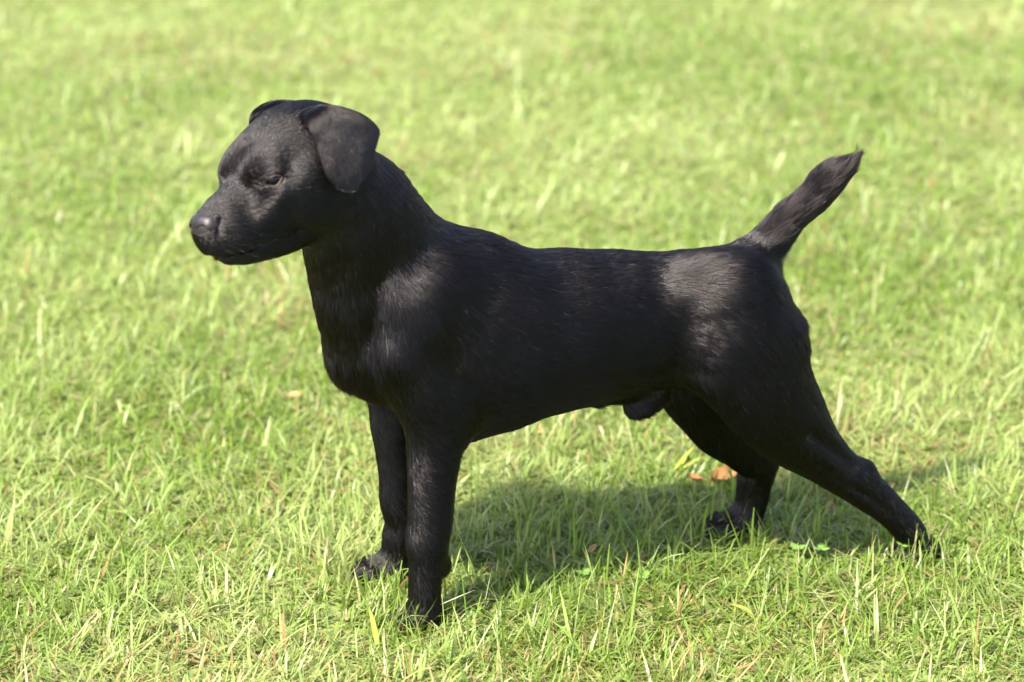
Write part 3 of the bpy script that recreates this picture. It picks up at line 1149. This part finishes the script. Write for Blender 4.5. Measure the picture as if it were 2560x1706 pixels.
for sd in (1, -1):
    ec = np.array([2.2, 26.6, -.6])
    gz = np.array([.62, .78, -.05]); gz /= np.linalg.norm(gz)
    rt = np.array([.78, -.62, 0.0])                       # towards the nose
    upv = np.cross(rt, gz); upv = upv if upv[2] > 0 else -upv
    for lower in (True, False):
        a = np.linspace(-1, 1, 22)
        el = (-.38 if lower else .43) * (1 - a ** 2) - .10 * a
        az = a * .88
        d = (np.sin(az)[:, None] * rt + np.cos(az)[:, None] * gz) * np.cos(el)[:, None] + np.sin(el)[:, None] * upv
        pts = (ec + d * (9.9 + .35 * (1 - a ** 2))[:, None]) * np.array([1, sd, 1])
        V, F = tube(HO + (pts / 1000) @ HM.T, (.00075 if lower else .0006) * (1 - .5 * a ** 4) * np.ones(22))
        link('eyelid', mesh_np('eyelid', V, F, LID), dog)

wr = np.random.default_rng(3)
wp, wrad = [], []
for sd in (1, -1):
    for k in range(24):
        if k < 9:
            b = np.array([wr.uniform(30, 62), sd * wr.uniform(12, 22), wr.uniform(-42, -24)]); ln_ = wr.uniform(8, 22)
            d = np.array([-.35, sd * 1.0, -.35])
        else:
            b = np.array([wr.uniform(-5, 48), sd * wr.uniform(2, 14), -60.0]); ln_ = wr.uniform(6, 16)
            d = np.array([-.5, sd * .15, -1.0])
        d = d + wr.normal(0, .25, 3); d /= np.linalg.norm(d)
        # start on the skin
        P0 = HO + HM @ (b / 1000)
        i0 = np.argmin(((BV - P0) ** 2).sum(1))
        p = BV[i0].copy(); w3 = HM @ d; dn = HM @ np.array([-.6, 0, -.8])
        row = [p.copy()]
        for m in range(5):
            w3 = w3 + dn * .10; w3 /= np.linalg.norm(w3)
            p = p + w3 * ln_ / 5000; row.append(p.copy())
        wp.append(row); wrad.append(np.linspace(.00008, .00002, 6))
hair_object('whisker', np.array(wp), np.array(wrad), COAT, dog)['kind'] = 'stuff'

# ------------------------------------------------------------------ small things in the lawn
DEAD = mat_blade('dead_leaf', color=(.22, .098, .038), transl=.25, rough=.7, spec=.2)
DEADP = mat_blade('dry_leaf_pale', color=(.30, .20, .09), transl=.25, rough=.7, spec=.2)
CLOV = mat_blade('clover_green', color=(.115, .20, .035), transl=.3, rough=.5, spec=.3)
YELL = mat_blade('yellow_green', color=(.31, .36, .055), transl=.4, rough=.5, spec=.3)
STRAW = mat_blade('pale_straw', color=(.46, .42, .26), transl=.2, rough=.55, spec=.3)


def leaf_mesh(name, L_, W_, curl, cup, mat, seed, nl=9, nw=4):
    r = np.random.default_rng(seed)
    V, F = [], []
    for i in range(nl + 1):
        t = i / nl
        w = W_ * (math.sin(math.pi * min(1, t * .98 + .02)) ** .75) * (1 + .12 * r.normal())
        a = curl * (t - .5)
        for j in range(nw + 1):
            v = j / nw * 2 - 1
            z = cup * v * v * W_ + (1 - math.cos(a)) * L_ * .6 + r.normal() * L_ * .012
            V.append(((t - .5) * L_ * math.cos(a * .5), v * w * .5, z))
    for i in range(nl):
        for j in range(nw):
            q = i * (nw + 1) + j
            F.append((q, q + nw + 1, q + nw + 2, q + 1))
    return mesh_np(name, np.array(V), np.array(F), mat)


for u, v, L_, W_, rz, tl, m, lab in (
        (1812, 1196, .030, .020, .4, .45, DEAD, 'largest orange-brown dead leaf, lying in front of the far hind ankle'),
        (1772, 1135, .024, .013, 1.9, .35, DEAD, 'orange dead leaf lying in the shade below the far thigh'),
        (1736, 1201, .015, .011, 2.6, .3, DEAD, 'small rust-brown leaf left of the largest dead leaf, before the far hind leg'),
        (1944, 1150, .016, .008, 1.2, .5, DEAD, 'orange leaf scrap showing in the gap between the two hind legs'),
        (1478, 1376, .014, .006, .9, .6, DEADP, 'pale brown curled leaf in the grass under the middle of the belly'),
        (1345, 1078, .018, .006, 1.5, .9, DEADP, 'upright tan dead leaf just below the chest line behind the forelegs'),
        (735, 992, .020, .009, .2, .3, DEADP, 'pale tan dead leaf lying on the lawn left of the chest')):
    me = leaf_mesh('dead_leaf', L_, W_, 1.0, .35, m, int(u))
    o = link('dead_leaf', me)
    o.location = ground_at(u, v, .010)
    o.rotation_euler = (tl * .5, -tl * .4, rz)
    tag(o, lab, 'dead leaf', 'dead leaves lying in the grass')


def clover(u, v, h_, sz, rz, lab):
    root = link('clover', None, loc=ground_at(u, v, h_) - np.array([0, 0, h_]))
    root.rotation_euler = (0, 0, rz)
    tag(root, lab, 'clover', 'clover sprigs in the grass')
    V, F = [], []
    for i in range(5):
        t = i / 4
        for j in range(5):
            a = 2 * math.pi * j / 5
            V.append((.0006 * math.cos(a) + .002 * math.sin(t * 2), .0006 * math.sin(a), h_ * t))
    for i in range(4):
        for j in range(5):
            k = (j + 1) % 5
            F.append((i * 5 + j, i * 5 + k, (i + 1) * 5 + k, (i + 1) * 5 + j))
    link('stem', mesh_np('stem', np.array(V), np.array(F), CLOV), root)
    lm = leaf_mesh('leaflet', sz, sz * .95, .5, -.12, CLOV, int(v))
    for k in range(3):
        a = k * 2.094 + .3
        lf = link('leaflet', lm, root, (.0018 + math.cos(a) * sz * .5, math.sin(a) * sz * .5, h_ + .001))
        lf.rotation_euler = (0, -.25, a)


clover(2258, 1360, .020, .009, .2, 'round-leaved clover sprig standing against the near hind paw')
clover(2052, 1372, .016, .008, 1.2, 'clover sprig midway between the two hind paws, the one farther right')
clover(1996, 1370, .014, .008, 2.0, 'clover sprig midway between the two hind paws, the one farther left')
clover(1604, 1440, .014, .008, .7, 'clover sprig on the sunlit grass below the flank, farther from the forelegs')
clover(1466, 1432, .012, .007, 2.8, 'clover sprig on the sunlit grass below the belly, nearer the forelegs')


def blade_mesh(name, L_, W_, lean, curve, mat, seg=6):
    V, F = [], []
    x = z = 0.0
    for i in range(seg + 1):
        t = i / seg
        a = lean + curve * t
        if i:
            x += math.sin(a) * L_ / seg; z += math.cos(a) * L_ / seg
        w = W_ * (1 - .15 * (1 - t)) * (1 if t < .5 else max(.08, 1 - ((t - .5) / .5) ** 2)) * .5
        for sg, dz in ((-1, .25), (0, 0), (1, .25)):
            V.append((x, sg * w, z + dz * w))
    for i in range(seg):
        for j in range(2):
            q = i * 3 + j
            F.append((q, q + 1, q + 4, q + 3))
    return mesh_np(name, np.array(V), np.array(F), mat)


root = link('grass_sprout', None, loc=ground_at(1676, 1200, 0))
tag(root, 'yellow-green fan of broad young blades under the belly, left of the far hind leg', 'sprout')
for k, (rz, ln_, le) in enumerate(((.1, .036, .25), (.5, .040, .45), (-.4, .034, .55), (.9, .030, .8), (-.1, .042, .6))):
    b = link('blade', blade_mesh('blade', ln_, .0042, le, .5, YELL), root)
    b.rotation_euler = (0, 0, rz)
for u, v, rz, le, cu, lab in ((1900, 1572, 2.3, .5, 1.5, 'curled yellow-green leaf blade in the foreground below the hind legs'),
                              (948, 1640, 2.0, .35, .3, 'straight yellow-green blade in the foreground below the forelegs')):
    o = link('yellow_blade', blade_mesh('yellow_blade', .042, .0050, le, cu, YELL))
    o.location = ground_at(u, v, 0); o.rotation_euler = (0, 0, rz)
    tag(o, lab, 'blade', 'yellowing blades in the foreground')
for u, v, rz, ln_, le, cu, lab in ((1000, 1548, -.15, .074, 1.02, .05, 'long pale straw slanting across the front of the near forepaw'),
                                   (1046, 1528, -.05, .036, .30, 1.2, 'short bowed straw with a bent tip before the near foreleg')):
    o = link('straw', blade_mesh('straw', ln_, .0022, le, cu, STRAW))
    o.location = ground_at(u, v + 12, 0) ; o.rotation_euler = (0, 0, rz)
    tag(o, lab, 'straw', 'straws at the near forepaw')
